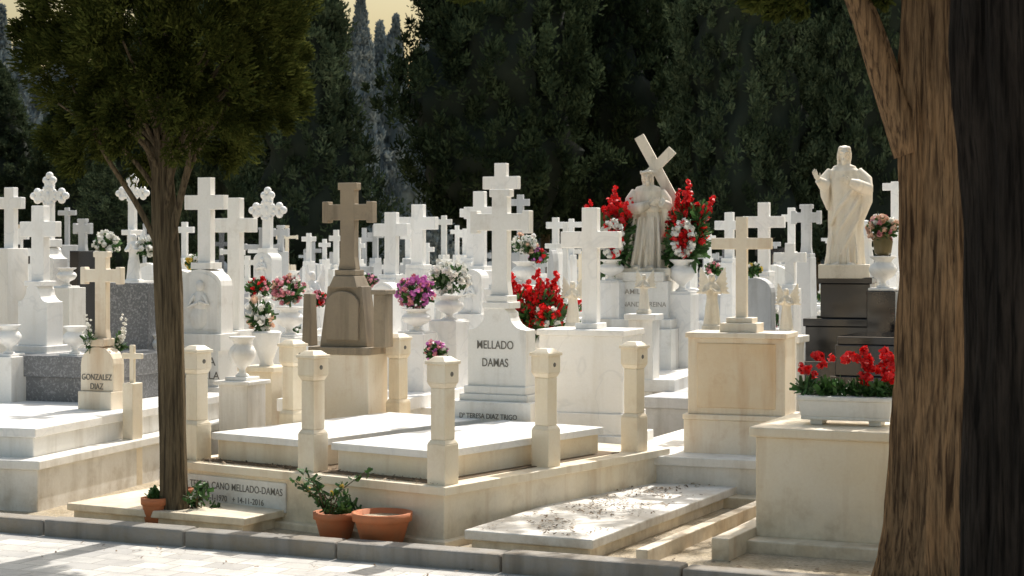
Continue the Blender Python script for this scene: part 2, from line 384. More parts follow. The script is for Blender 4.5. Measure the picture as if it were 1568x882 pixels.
mono('pedestal_cross',1136,12.1,M_beige,(332,373,88,19,490,'plain'),[('box',52,486,494,.18),('box',72,494,508,.24),('box',178,508,516,.42),('box',168,516,632,.36),('box',186,632,640,.44),('box',182,640,712,.42)],yaw=20,extra=ex2)
g=G(); g.bx(-.55,.55,-.45,.5,0,.27,M_white2); g.bx(-.58,.58,-.48,.53,.27,.33,M_white2); g.bx(-.66,.66,-.62,.5,0,.1,M_cream); g.done('tomb_plinth',(X(1120,12.1),12.1,0),22)
def ex(g,s):
    g.box(-.3,-.05,Z(530,12.9),Z(450,12.9),.07,.12,M_brown,.8); g.box(.3,-.05,Z(530,12.9),Z(450,12.9),.09,.14,M_brown)
    g.box(.3,-.05,Z(450,12.9),Z(443,12.9),.12,.17,M_brown)
    g.prism(archpf(.26,Z(520,12.9),Z(445,12.9),.1),-.12,-.09,M_brown)
mono('weathered_stone_cross',535,12.9,M_brown,(280,325,80,26,413,'flare'),[('box',44,413,422,.15),('taper',62,422,440,.22),('taper',90,438,530,.2),('box',124,530,541,.34),('box',116,541,None,.32,M_beige)],yaw=22,extra=ex)
o=mono('relief_headstone',316,14.8,M_white2,(272,310,64,24,405,'plain'),[('box',44,402,412,.2),('relief',80,412,510,.2),('box',100,510,535,.34),('box',90,535,640,.32),('box',112,590,None,.42)],yaw=20)
txt(o,'FAMILIA',.10,(0,-.162,Z(552,14.8))); txt(o,'R. ALCALA',.09,(0,-.162,Z(573,14.8)))
mono('stone_cross',361,15.6,M_white2,(303,345,64,23,505,'plain'),[('box',50,505,520,.25),('box',70,520,None,.35)])
g=G(); D=13.6; z0=Z(582,D); g.urn(0,0,z0,Z(515,D)-z0,M_white2,.17); g.box(0,0,0,z0-.03,.26,.26,M_white2); g.box(0,0,z0-.03,z0,.32,.32,M_white2); g.done('stone_urn',(X(371,D),D,0),24)
g=G(); D=14.2; z0=Z(560,D); g.box(0,0,0,z0-.04,.26,.26,M_cream); g.box(0,0,z0-.04,z0,.34,.34,M_cream); g.lathe(0,0,[(.06,z0),(.05,z0+.04),(.1,z0+.16),(.12,z0+.27),(.1,z0+.28)],M_white2); g.done('flower_vase',(X(408,D),D,0),24)
bouquet(400,14.2,482,22,[M_wpet,M_wpet,M_wpet,M_peach],34,.035,1.3)
mono('pedestal_cross',62,14.0,M_white,(315,351,62,25,432,'plain'),[('box',44,430,438,.2),('should',66,436,528,.2),('box',88,528,538,.3),('box',96,538,None,.34)],slab=(.9,2.0,.5))
for px,D,yt,yb in ((14,13.6,497,545),(115,13.6,499,545),(102,16.5,410,440),(238,14.6,512,548)):
    g=G(); z0=Z(yb,D); g.urn(0,0,z0,Z(yt,D)-z0,M_white,.15); g.box(0,0,0,z0,.25,.25,M_white2); g.done('stone_urn',(X(px,D),D,0),24)
o=mono('arched_headstone',157,12.9,M_beige,(385,422,68,21,520,'flare'),[('box',34,518,530,.14),('arch',66,530,598,.14),('box',72,598,None,.2)],yaw=22)
txt(o,'GONZALEZ',.062,(0,-.073,Z(577,12.9)),wide=.8); txt(o,'DIAZ',.062,(0,-.073,Z(591,12.9)),wide=.8)
mono('small_cross',203,12.6,M_cream,(528,545,34,9,588,'plain'),[('box',28,586,None,.12)])
mono('marble_cross',17,17,M_white,(287,311,42,19,385,'plain'),[('box',44,380,None,.3)])
mono('ornate_cross',76,17,M_white,(276,300,42,15,372,'ornate'),[('box',34,366,378,.2),('should',52,378,440,.22),('box',66,440,None,.3)])
mono('ornate_cross',203,16,M_white,(276,296,36,13,358,'ornate'),[('box',30,352,360,.2),('box',60,430,None,.35)])
mono('ornate_cross',410,18,M_white,(299,322,38,15,386,'ornate'),[('box',28,380,388,.2),('relief',42,386,430,.2),('box',54,430,None,.34)])
mono('granite_headstone',206,14.6,M_dgran,None,[('box',78,433,None,.2)],slab=(1.0,1.0,.9,M_dgran),yaw=20)
mono('granite_headstone',128,17,M_black,None,[('box',34,384,None,.3)])
mono('grey_cross',103,20,M_grey,(318,326,30,8,375,'plain'),[('box',26,375,None,.3)])
mono('grey_cross',127,19,M_grey,(335,350,30,13,385,'flare'),[('box',30,385,None,.3)])
mono('grey_cross',430,22,M_grey,(345,356,26,10,385,'flare'),[('box',20,385,None,.3)])
for px,D,yt,ya,sp,t,yb,mm in ((473,21,357,366,22,8,405,M_white),(497,24,366,375,18,7,402,M_white),(515,23,352,365,22,9,410,M_white2),(549,24,365,376,20,8,402,M_white),
   (600,18.5,325,352,53,21,425,M_white),(641,19,313,342,57,21,410,M_white),(654,23,372,382,22,8,412,M_white),(680,22,330,340,24,9,395,M_white2),(722,19,318,326,34,14,400,M_white),(735,18,293,326,46,20,412,M_white),
   (768,16,250,280,54,21,440,M_white),(797,21,298,310,27,11,385,M_grey),(851,23,333,345,28,11,385,M_white),(875,22,335,344,34,9,395,M_white),(712,26,350,360,22,8,395,M_white),
   (1117,20,325,345,42,15,400,M_white),(1170,17.5,310,340,60,19,420,M_white),(1212,20,318,334,28,12,390,M_white),(1210,16.5,372,394,46,16,440,M_white),(1085,24,355,365,20,9,400,M_white),
   (1370,20,278,286,34,12,420,M_white),(1058,25,352,362,24,9,400,M_white),(625,26,352,362,24,9,400,M_white),(575,27,345,360,24,9,400,M_grey),(700,30,345,355,20,7,395,M_white),(30,24,350,362,30,10,400,M_white),(283,22,340,352,30,10,400,M_white)):
    s=D/F
    mono('marble_cross',px,D,mm,(yt,ya,sp,t,yb,'plain'),[('box',t*1.9,yb-5,yb+3,.22),('box' if R.random()<.4 else 'taper',t*2.6,yb+2,None,.34)],yaw=22,slab=(.8,1.8,.45))
mono('grey_cross',1235,18,M_grey,(313,333,42,16,390,'flare'),[('box',30,388,396,.2),('taper',44,394,None,.3)])
mono('rounded_headstone',1160,16,M_grey,None,[('arch',56,425,None,.15)],slab=(.9,1.6,.5))
mono('grey_headstone',847,19,M_grey,None,[('should',30,383,None,.15)])
mono('relief_headstone',592,16.5,M_white,None,[('relief',44,432,512,.2),('box',100,512,None,.5)],yaw=20)
mono('relief_headstone',725,16.5,M_white,None,[('relief',48,412,482,.2),('box',70,480,None,.4)],yaw=20)
mono('box_tomb',640,15.2,M_white,None,[('box',130,520,532,.6),('box',120,532,None,.55)],yaw=20,slab=(.9,1.5,.55))
mono('box_tomb',688,15.0,M_white,None,[('box',60,490,None,.3)],yaw=20)
mono('box_tomb',455,16,M_white2,None,[('box',60,515,None,.5)],yaw=20,slab=(1,1.6,.45))
mono('rounded_headstone',790,17,M_white,None,[('arch',40,430,None,.2)],yaw=20)
def vase(px,D,yt,yb,mm=None):
    g=G(); z0=Z(yb,D); g.urn(0,0,z0,Z(yt,D)-z0,mm or M_white,.2); g.box(0,0,0,z0,.26,.26,mm or M_white); g.done('marble_urn',(X(px,D),D,0),24)
vase(443,15,470,515); bouquet(440,15,444,27,[M_pink,M_pink,M_peach,M_wpet],90,.024)
vase(395,16,455,490); bouquet(396,16,440,19,[M_red,M_pink,M_wpet],50,.022)
bouquet(487,15.5,458,13,[M_red,M_pink,M_red],24,.028)
vase(638,14.6,472,510); bouquet(637,14.6,448,29,[M_purp,M_purp,M_pink],150,.022)
vase(688,15,452,492); bouquet(687,15,424,32,[M_wpet],60,.036)
vase(803,17,400,440); bouquet(803,17,374,20,[M_wpet,M_wpet,M_peach],44,.03); bouquet(824,17,392,14,[M_red,M_purp],20,.026)
bouquet(668,14.2,538,17,[M_pink,M_wpet,M_purp],50,.024)
bouquet(163,16,372,20,[M_wpet],34,.035); bouquet(229,15.5,378,18,[M_wpet],34,.035)
bouquet(300,15.5,400,16,[M_wpet,M_yel],20,.03); bouquet(565,17,430,12,[M_pink,M_purp],20,.028)
bouquet(1093,18,412,12,[M_wpet,M_pink],20,.026); bouquet(1153,17,412,12,[M_wpet,M_yel],16,.026)
def spikes(name,lst,col,D,size=.036,gre=(.07,.16,60,.16,.025),step=.035,sp=.016):
    parts=([],[]);gc=[];gr=[]
    px0=sum(l[0] for l in lst)/len(lst); x0=X(px0,D)
    for px,yt,px2,yb in lst:
        n=max(4,int((yb-yt)*D/F/step))
        yo=R.uniform(-.1,.1)
        for i in range(n):
            t=i/(n-1); q=size/.036
            parts[0].append((X(px+(px2-px)*t,D)-x0+R.gauss(0,sp*q*(.4+.8*t)),yo+R.gauss(0,sp*q),Z(yt+(yb-yt)*t,D))); parts[1].append(size*(.5+.6*t)*R.uniform(.8,1.2))
        gc.append((X(px2,D)-x0,yo,Z(yb,D))); gr.append((gre[0],gre[0],gre[1]))
    return flowers(name,[(parts[0],parts[1],col)],(gc,gr,gre[2],gre[3],gre[4]),(x0,D,0))
spikes('red_gladioli',[(783,418,795,480),(822,415,826,470),(850,418,846,475),(838,430,836,490),(806,432,808,490),(790,450,800,500),(860,450,852,500),(818,445,820,500)],M_red,14.2,.056,step=.024)
bouquet(840,14.05,487,20,[M_wpet,M_red,M_red],40,.034)
vase(825,14.2,505,560)
for a in ((133,482,138,522),(184,482,178,530)): spikes('white_gladioli',[a,(a[0]+5,a[1]+8,a[2],a[3])],M_wpet,12.9,.026,(.03,.07,22,.09,.014),.026)

# ------------------------------------------------------------ statues
def loft(g,rings,m,seg=72,ph=0,k=(9,14,5)):
    vs=[];fs=[];n=len(rings)
    for (z,cx,cy,rx,ry,amp) in rings:
        for i in range(seg):
            a=2*math.pi*i/seg
            f=1+amp*(.55*(abs(math.sin(k[0]*a/2+ph+z*3))*2-1)+.35*math.sin(k[1]*a+ph*2-z*5)+.3*math.sin(k[2]*a+z*6))
            vs.append((cx+rx*math.cos(a)*f,cy+ry*math.sin(a)*f,z))
    for j in range(n-1):
        for i in range(seg):
            i2=(i+1)%seg; fs.append((j*seg+i,j*seg+i2,(j+1)*seg+i2,(j+1)*seg+i))
    fs.append(tuple(range(seg-1,-1,-1))); fs.append(tuple(range((n-1)*seg,n*seg))); g.faces(vs,fs,m,True)
def dens(rings,k=5):
    out=[]
    for a,b in zip(rings,rings[1:]):
        for i in range(k):
            t=i/k; t2=t*t*(3-2*t); out.append(tuple(a[j]+(b[j]-a[j])*(t if j==0 else t2) for j in range(6)))
    return out+[rings[-1]]
def head(g,c,r,m,beard=True,tilt=0):
    x,y,z=c; rot=Matrix.Rotation(tilt,3,'Y')
    def b(dx,dy,dz,rr,): 
        v=rot@Vector((dx*r,dy*r,dz*r)); g.ball((x+v.x,y+v.y,z+v.z),tuple(q*r for q in rr),m,14,rot)
    b(0,.05,.12,(.66,.80,.92)); b(0,-.16,-.35,(.46,.56,.60)); b(0,.25,.2,(.78,.76,.88))
    b(0,-.86,-.06,(.12,.26,.27)); b(-.28,-.70,.24,(.27,.2,.1)); b(.28,-.70,.24,(.27,.2,.1)); b(0,-.72,-.42,(.22,.14,.06)); b(-.34,-.5,-.18,(.17,.18,.2)); b(.34,-.5,-.18,(.17,.18,.2))
    b(-.26,-.62,.06,(.11,.08,.07)); b(.26,-.62,.06,(.11,.08,.07))
    for sx in(-1,1):
        b(sx*.68,.12,-.25,(.20,.42,.75)); b(sx*.62,.12,-.95,(.20,.34,.5)); b(sx*.42,-.22,.62,(.34,.5,.34)); b(sx*.66,-.2,.15,(.16,.3,.45))
    b(0,.5,-.7,(.55,.35,.75))
    if beard: b(0,-.5,-.8,(.33,.33,.36)); b(-.1,-.5,-1.05,(.14,.2,.22)); b(.1,-.5,-1.05,(.14,.2,.22))
def hand(g,c,dirv,side,L,m):
    c=Vector(c); d=Vector(dirv).normalized(); sd=Vector(side); sd=(sd-d*sd.dot(d)).normalized(); nrm=d.cross(sd)
    rot=Matrix((sd,nrm,d)).transposed()
    g.ball(c+d*L*.25,(L*.24,L*.1,L*.32),m,12,rot)
    for k,(o,ln) in enumerate(((.17,.42),(.06,.5),(-.05,.47),(-.16,.36))):
        p=c+d*L*.45+sd*L*o*1.1; g.tube([p,p+d*L*ln*.5+nrm*L*.03,p+d*L*ln+nrm*L*.12],[L*.055,L*.05,L*.035],m,8)
    p=c+d*L*.1+sd*L*.2; g.tube([p,p+d*L*.15+sd*L*.15,p+d*L*.35+sd*L*.2+nrm*L*.06],[L*.065,L*.055,L*.04],m,8)
def statue(name,body,extras,loc,yaw,mats,vox=.0052,it=1):
    e=bpy.data.objects.new(name,None); COL.objects.link(e); e.location=loc; e.rotation_euler=(0,0,-math.radians(yaw))
    g=G(); body(g); o=g.done('figure',parent=e,bev=0)
    r=o.modifiers.new('carve','REMESH'); r.mode='VOXEL'; r.voxel_size=vox; r.use_smooth_shade=True
    s=o.modifiers.new('soft','SMOOTH'); s.factor=.5; s.iterations=it
    g=G(); extras(g); g.done('hands_and_attributes',parent=e,bev=.004)
    return e
MS=M_statue
def christ(g):
    rings=[(0.0,-.03,.02,.20,.17,.14),(.12,-.03,.01,.185,.155,.15),(.3,-.02,0,.165,.14,.14),(.48,0,0,.145,.125,.12),(.56,0,0,.125,.11,.07),(.66,0,0,.135,.11,.09),(.74,0,0,.145,.10,.04),(.785,0,-.01,.12,.075,.0),(.815,0,-.02,.05,.05,0),(.84,0,-.03,.035,.035,0)]
    loft(g,dens(rings),MS,ph=.4)
    head(g,(-.005,-.045,.885),.068,MS,True,-.12)
    g.tube([(-.12,-.0,.745),(-.165,-.03,.66),(-.16,-.09,.57),(-.06,-.14,.585),(.03,-.15,.62)],[.05,.06,.066,.055,.036],MS,14)
    g.tube([(.12,-.0,.745),(.17,-.02,.66),(.185,-.06,.60),(.14,-.12,.635)],[.05,.06,.06,.04],MS,14)
    g.tube([(-.16,-.08,.60),(-.155,-.07,.46),(-.13,-.05,.33)],[.05,.045,.015],MS,12)
    g.tube([(.18,-.05,.60),(.18,-.04,.48),(.165,-.02,.38)],[.05,.04,.012],MS,12)
    loft(g,dens([(.555,0,0,.135,.122,.02),(.575,0,0,.14,.125,.02),(.595,0,0,.135,.12,.02)],2),MS)
    for i in range(6):
        x=-.12+i*.045; g.tube([(x,-.12-.01*math.sin(i),.5),(x*1.25-.01,-.15,.25),(x*1.45-.03,-.165,.01)],[.010,.017,.022],MS,8)
    g.ball((-.09,-.19,.015),(.04,.07,.025),MS,12); g.ball((.05,-.18,.015),(.04,.07,.025),MS,12)
    g.bx(-.26,.24,-.24,.2,-.06,.01,MS)
def christx(g):
    def beam(a,b,w,d):
        a=Vector(a);b=Vector(b);t=(b-a).normalized();n=Vector((0,1,0));n=(n-t*n.dot(t)).normalized();q=t.cross(n)
        vs=[p+q*w/2*i+n*d/2*j for p in(a,b) for i,j in((-1,-1),(1,-1),(1,1),(-1,1))]
        g.faces(vs,[(0,1,2,3),(7,6,5,4),(0,4,5,1),(1,5,6,2),(2,6,7,3),(3,7,4,0)],MS)
    beam((-.10,.07,1.285),(.28,.09,.58),.098,.066); beam((.225,.07,1.15),(-.04,.07,.88),.092,.060)
    n=16
    for i in range(n):
        a=2*math.pi*i/n; a2=2*math.pi*(i+1.3)/n
        g.tube([(-.01+.060*math.cos(a),-.04+.064*math.sin(a),.925+.008*math.sin(3*a)),(-.01+.062*math.cos(a2),-.04+.066*math.sin(a2),.935-.008*math.sin(2*a))],[.009,.007],MS,6)
    hand(g,(.035,-.15,.62),(.8,.15,.45),(0,-.1,1),.10,MS); hand(g,(.14,-.12,.635),(.35,.3,.75),(-1,0,.2),.10,MS)
D=17; s=D/F
statue('christ_carrying_cross_statue',christ,christx,(X(993,D),D,Z(412,D)),12,None)
o=mono('statue_pedestal',990,D,M_white2,None,[('box',100,416,430,.6),('box',112,430,486,.58),('box',150,486,500,.95),('box',165,500,None,1.1)],yaw=18,slab=(1.3,1.6,.6))
txt(o,'FAMILIA',.07,(-.05,-.292,Z(446,D)),M_letter2); txt(o,'FERNANDEZ REINA',.066,(0,-.292,Z(465,D)),M_letter2,wide=.9)
mono('side_pedestal',1056,16.9,M_white,None,[('box',34,449,458,.4),('box',30,458,None,.36)],yaw=18)
for px in (936,1044):
    D2=16.8; 
    vase(px,D2,397,432+ (18 if px>1000 else 0))
    if px<1000: lst=[(px-12,318,px-6,385),(px+4,287,px,360),(px+20,312,px+12,375),(px-32,308,px-16,370),(px+33,306,px+18,350),(px-24,338,px-10,390),(px+26,335,px+14,390),(px-4,315,px-2,372),(px+10,300,px+6,360)]
    else: lst=[(px+8,279,px+2,350),(px-6,292,px-2,360),(px+24,312,px+14,365),(px+46,303,px+22,345),(px-18,318,px-10,372),(px+34,330,px+18,380),(px-22,340,px-12,385),(px+2,305,px,365),(px+14,296,px+8,350),(px+40,318,px+24,362)]
    spikes('red_flower_spray',lst,M_red,D2+.1,.055,(.09,.2,90,.16,.035),.026,.02)
    wc=[];rc=[]
    for i in range(22):
        a=2*math.pi*i/22; 
        for q in (1,.78): wc.append((15*s*math.cos(a)*q,-.14+R.uniform(-.01,.01),Z(366,D2)+26*s*math.sin(a)*(1 if q==1 else .86)))
    wm=[w_ for i,w_ in enumerate(wc) if i%11 not in (0,1,5)]; wr=[w_ for i,w_ in enumerate(wc) if i%11 in (0,1,5)]
    flowers('white_wreath',[(wm,[.038]*len(wm),M_wpet),(wr,[.03]*len(wr),M_red),([(dx,-.11,Z(366,D2)+dz) for dz in(-.09,-.05,-.01,.03,.07) for dx in (-.02,.02)],[.034]*10,M_red)],([(0,-.04,Z(366,D2))],[(.15,.05,.21)],200,.08,.03),(X(px,D2),D2,0))
MS2=M_statue2
def jesus(g):
    m=MS2
    rings=[(0.0,0.0,.02,.17,.15,.11),(.12,.0,.01,.155,.135,.12),(.3,.01,0,.14,.12,.12),(.45,.02,0,.15,.12,.12),(.6,.02,0,.155,.115,.10),(.72,.01,0,.15,.105,.08),(.82,0,0,.135,.09,.04),(.865,0,0,.10,.065,0),(.89,0,-.01,.045,.045,0),(.93,0,-.01,.036,.036,0)]
    loft(g,dens(rings),m,ph=1.1,k=(7,12,4)); head(g,(0,-.02,.975),.074,m,True,.05)
    g.tube([(-.11,0,.82),(-.17,-.03,.74),(-.175,-.09,.70),(-.225,-.14,.745)],[.05,.058,.055,.032],m,14)
    g.tube([(.11,0,.82),(.185,-.02,.74),(.195,-.07,.66),(.11,-.14,.70),(.05,-.15,.725)],[.05,.062,.066,.052,.032],m,14)
    g.tube([(-.17,-.06,.72),(-.165,-.05,.60),(-.14,-.03,.48)],[.05,.04,.012],m,12)
    g.tube([(.19,-.04,.70),(.19,-.03,.56),(.14,-.02,.42),(.11,-.02,.3)],[.06,.055,.045,.015],m,12)
    g.tube([(.14,-.085,.74),(.05,-.115,.62),(-.06,-.115,.48),(-.12,-.08,.34)],[.02,.022,.022,.012],m,8)
    g.tube([(.15,-.075,.64),(.08,-.115,.5),(-.02,-.12,.34),(-.08,-.10,.2)],[.016,.020,.018,.010],m,8)
    g.tube([(.15,-.065,.52),(.11,-.10,.38),(.03,-.125,.22),(-.03,-.13,.08)],[.016,.020,.018,.010],m,8)
    for x in (-.1,-.04,.03,.09): g.tube([(x,-.1,.28),(x*1.2,-.132,.12),(x*1.3,-.15,0.01)],[.007,.012,.015],m,8)
    g.ball((-.07,-.16,.0),(.035,.06,.02),m,12); g.ball((.06,-.16,.0),(.035,.06,.02),m,12)
    g.bx(-.22,.22,-.22,.2,-.12,-.0,m)
def jesusx(g):
    hand(g,(-.228,-.142,.75),(-.35,-.15,.8),(1,-.2,0),.10,MS2); hand(g,(.05,-.15,.725),(-.9,-.1,.3),(0,-.2,1),.10,MS2)
    g.ball((.0,-.115,.76),(.022,.012,.026),MS2,10)
D=15.6
statue('jesus_statue',jesus,jesusx,(X(1293,D),D,Z(405,D)),12,None)
mono('black_granite_tomb',1298,D,M_black,None,[('box',100,424,434,.42),('box',90,434,486,.36),('box',150,486,498,.7),('box',142,498,None,.66)],yaw=18,slab=(1.2,1.9,.85,M_black))
mono('black_granite_base',1345,13.6,M_black,None,[('box',150,512,524,.9),('box',160,524,570,1.0),('box',180,570,None,1.1)],yaw=22)
D=15
g=G(); z0=Z(445,D); g.urn(0,0,z0,Z(392,D)-z0,M_white,.19); g.box(0,0,0,z0,.24,.24,M_black); g.lathe(0,0,[(.04,Z(392,D)),(.07,Z(388,D)),(.085,Z(370,D)),(.07,Z(362,D)),(.09,Z(358,D))],M_bronze); g.done('marble_urn',(X(1352,D),D,0),20)
bouquet(1353,D,348,24,[M_peach,M_peach,M_wpet,M_pink],60,.03)
def angel(px,D,yt,yb,m,yaw=15,wing=1.0,name='angel_statue',lean=0):
    H=(yb-yt)*D/F; h=H/1.08
    def body(g):
        loft(g,dens([(0,0,.0,.16*h,.14*h,.08),(.3*h,0,0,.13*h,.12*h,.1),(.55*h,0,0,.10*h,.09*h,.06),(.72*h,0,0,.125*h,.085*h,.03),(.8*h,0,0,.10*h,.06*h,0),(.84*h,0,0,.04*h,.04*h,0),(.88*h,0,0,.035*h,.035*h,0)],3),m,36)
        head(g,(0,-.01*h,.92*h),.074*h,m,False)
        for sx in(-1,1):
            g.tube([(sx*.1*h,0,.77*h),(sx*.16*h,-.04*h,.64*h),(sx*.07*h,-.14*h,.66*h),(sx*.01*h,-.15*h,.72*h)],[.04*h,.045*h,.035*h,.025*h],m,10)
            for q in range(6):
                t=q/5; a=Vector((sx*.06*h,.08*h,(.80-.12*t)*h)); e=Vector((sx*(.24+.08*t)*h*wing,.13*h,(1.12-.5*t)*h)); mid=a.lerp(e,.5)+Vector((sx*.05*h,.01,.05*h*(1-t)))
                g.tube([a,mid,e],[.035*h,.045*h,.014*h],m,8,flat=.5)
        g.box(0,0,-.08*h,0.01,.34*h,.32*h,m)
    def xt(g): hand(g,(0,-.15*h,.70*h),(.1,-.2,1),(1,0,0),.1*h,m); hand(g,(.015*h,-.165*h,.70*h),(-.1,-.2,1),(-1,0,0),.1*h,m)
    e=statue(name,body,xt,(X(px,D),D,Z(yb,D)),yaw,None,.006)
    g=G(); z=Z(yb,D)-.08*h; g.box(0,0,0,z-.05,.22,.22,M_white2); g.box(0,0,z-.05,z,.28,.28,M_white2); g.done('angel_pedestal',(X(px,D),D,0),yaw)
angel(1090,13.2,412,500,M_statue); angel(1204,13.2,436,508,M_statue,25); angel(877,14.0,425,498,M_statue,10); angel(986,15.3,415,476,M_statue,20)
angel(205,15.5,352,430,M_white,10,.7,'praying_figure_statue'); angel(478,16,408,505,M_white,20,.6,'praying_figure_statue'); angel(1326,17,330,420,M_white,10)

# ------------------------------------------------------------ filler graves
placed=[(o.location.x,o.location.y) for o in COL.objects if o.parent is None and o.name not in('ground','pavement','kerb','cemetery_soil')]
th=math.radians(23); U=Vector((math.sin(th),math.cos(th))); V=Vector((math.cos(th),-math.sin(th)))
cnt=0
for i in range(0,15):
    for j in range(-26,14):
        u=16.8+i*2.3; p=U*(u)+V*(j*1.12+R.uniform(-.1,.1)+(i%2)*.5); x,D=p.x,p.y+R.uniform(-.15,.15)
        if D<16.2 or D>42: continue
        px=CX+x*F/D
        if px<-260 or px>1900: continue
        if any((x-a)**2+(D-b)**2<.36 for a,b in placed): continue
        if 900<px<1075 and D<19.5: continue
        if R.random()<.1: continue
        mt=R.choices([M_white,M_white2,M_cream,M_grey,M_dgran,M_black],[42,28,6,16,5,3])[0]
        g=G(); cnt+=1; ztop=min(1.7+.0165*D*R.uniform(-.5,1),2.5) if D>19 else R.uniform(1.0,1.62)
        w=R.uniform(.55,.8); dd=R.uniform(.2,.32); k=R.random()
        bh=R.uniform(.55,.8)
        g.box(0,0,0,bh,w+.16,dd+.14,mt); g.box(0,0,bh,bh+.05,w+.22,dd+.2,mt)
        if k<.62 and ztop>1.55:
            sh=bh+.05+(ztop-bh)*R.uniform(.25,.5); kk=R.random()
            if kk<.35: g.prism(archpf(w*.8,bh+.05,sh,.12),-.09,.09,mt)
            elif kk<.7: g.prism(shouldpf(w*.85,bh+.05,sh,.14,w*.4),-.09,.09,mt)
            else: g.box(0,0,bh+.05,sh,w*.5,.24,mt,.75)
            t=R.uniform(.05,.10); hh=ztop-sh
            g.cross(0,0,sh-.01,ztop,ztop-hh*.3,min(hh*.62,.5),t,t*.7,mt,R.choice(['plain','plain','flare','ornate'] if D<28 else ['plain','flare']))
        elif k<.8:
            g.prism(archpf(w*.9,bh+.05,min(ztop,1.5),.2),-.08,.08,mt)
        else:
            g.box(0,0,bh+.05,bh+.3,w*.7,dd,mt); g.urn(-w*.0,0,bh+.3,.35,mt,.17,12)
        L=R.uniform(1.6,1.9); hs=R.uniform(.3,.5)
        g.bx(-.4,.4,-L-.2,-.2,0,hs,mt); g.bx(-.43,.43,-L-.23,-.17,hs,hs+.05,mt)
        if D<30 and R.random()<.6:
            for sx in (-1,1): g.urn(sx*(w*.5+.0),-.12-dd/2,bh*.0+hs+.05,.3,mt,.13,12)
        g.done('marble_grave',(x,D,0),23+R.uniform(-3,3),.005 if D<26 else 0)
        if R.random()<.5 and D<36:
            cols=R.choice([[M_wpet],[M_red,M_red,M_wpet],[M_pink,M_wpet],[M_purp],[M_yel,M_wpet],[M_peach,M_wpet],[M_red]])
            pv=Vector((x,D))-U*(.35)+V*R.uniform(-.3,.3); z=hs+.05+.22
            if R.random()<.5: z=bh+.2
            b2=bouquet(784,1,385,R.uniform(.12,.2)*F,cols,22,.035); b2.location=(pv.x,pv.y,z)
print('fillers',cnt)

# ------------------------------------------------------------ pots and rose bush
def pot(loc,r,h,plant=None):
    e=bpy.data.objects.new('terracotta_pot',None); COL.objects.link(e); e.location=loc
    g=G(); g.lathe(0,0,[(r*.66,0),(r*.9,h*.72),(r*.92,h*.74),(r*1.0,h*.76),(r*1.02,h),(r*.9,h),(r*.86,h*.82),(r*.1,h*.8)],M_terra,28)
    g.lathe(0,0,[(r*.84,h*.80),(r*.8,h*.86),(.01,h*.87)],M_soil,20); g.done('pot',parent=e,bev=0)
pot((-.735,9.98,.035),.17,.19); pot((-1.02,10.2,.035),.13,.16); pot((-2.17,10.72,.035),.085,.17); pot((-2.05,10.95,.13),.07,.1)
def bush(name,loc,h,n,fl,spread):
    g=G(); C=[];RR=[];fc=[]
    for i in range(n):
        a=R.uniform(0,6.28); t=R.uniform(.3,1)*spread; e=Vector((math.cos(a)*t,math.sin(a)*t*.5,h*R.uniform(.4,1))); mid=Vector((e.x*.35+R.uniform(-.02,.02),e.y*.4,e.z*.6))
        g.tube([(0,0,0),mid,e],[.005,.004,.002],M_bark2,5); C+=[e,mid.lerp(e,.6)]; RR+=[(.035,.035,.03)]*2
        if R.random()<fl: fc.append(e)
    o=g.done(name,loc,bev=0); C=np.array([tuple(c) for c in C]); P,A,B=clumpleaves(C,np.array(RR),8,.036,.016,.3)
    f=qmesh('leaves',P,A,B,[M_green]); f.parent=o
    if fc:
        P,A,B=blossoms(np.array([tuple(c) for c in fc]),np.full(len(fc),.018)); f=qmesh('blossoms',P,A,B,[M_yel]); f.parent=o
bush('rose_bush',(-1.06,10.18,.15),.30,12,.3,.22); bush('potted_plant',(-1.0,10.2,.15),.1,16,.0,.14); bush('rose_bush',(-1.93,10.75,.03),.24,12,.1,.18); bush('potted_plant',(-2.17,10.72,.17),.08,8,0,.07)
P=[];
for i in range(3000):
    k=R.random()
    if k<.42:
        u=R.uniform(0,2.4);vv=-abs(R.gauss(.36,.17)); 
        if vv<-.7 or noise.noise(Vector((u*3,vv*4,0)))<-.15: continue
        t=math.radians(26); x=.42+vv*math.cos(t)+u*math.sin(t); y=9.52-vv*math.sin(t)*1+u*math.cos(t); z=.156
    elif k<.65: x=R.uniform(-2.6,2.2); y=kl(x)+abs(R.gauss(0,.25)); z=.036
    elif k<.75: x=R.uniform(-4,3); y=kl(x)-.15-abs(R.gauss(0,.5)); z=.006
    else:
        t=math.radians(36); vv=R.choice([R.uniform(-2.1,-.05),R.uniform(-1.16,-.96)]); u=R.uniform(.0,.16) if vv<-1.16 or vv>-.96 else R.uniform(0,2)
        x=-.384+vv*math.cos(t)+u*math.sin(t); y=9.97-vv*math.sin(t)+u*math.cos(t); z=.378
    if z<.1 and (x<-.0 and y>kl(x)+.3): continue
    P.append((x,y,z+R.uniform(0,.006)))
P=np.array(P); n=len(P); a=RN.random(n)*6.28; sz=(.004+.009*RN.random((n,1)))
A=np.stack([np.cos(a),np.sin(a),RN.normal(size=n)*.2],1)*sz; B=np.stack([-np.sin(a),np.cos(a),RN.normal(size=n)*.2],1)*sz*.5
qmesh('fallen_leaves',P,A,B,[M_dry])

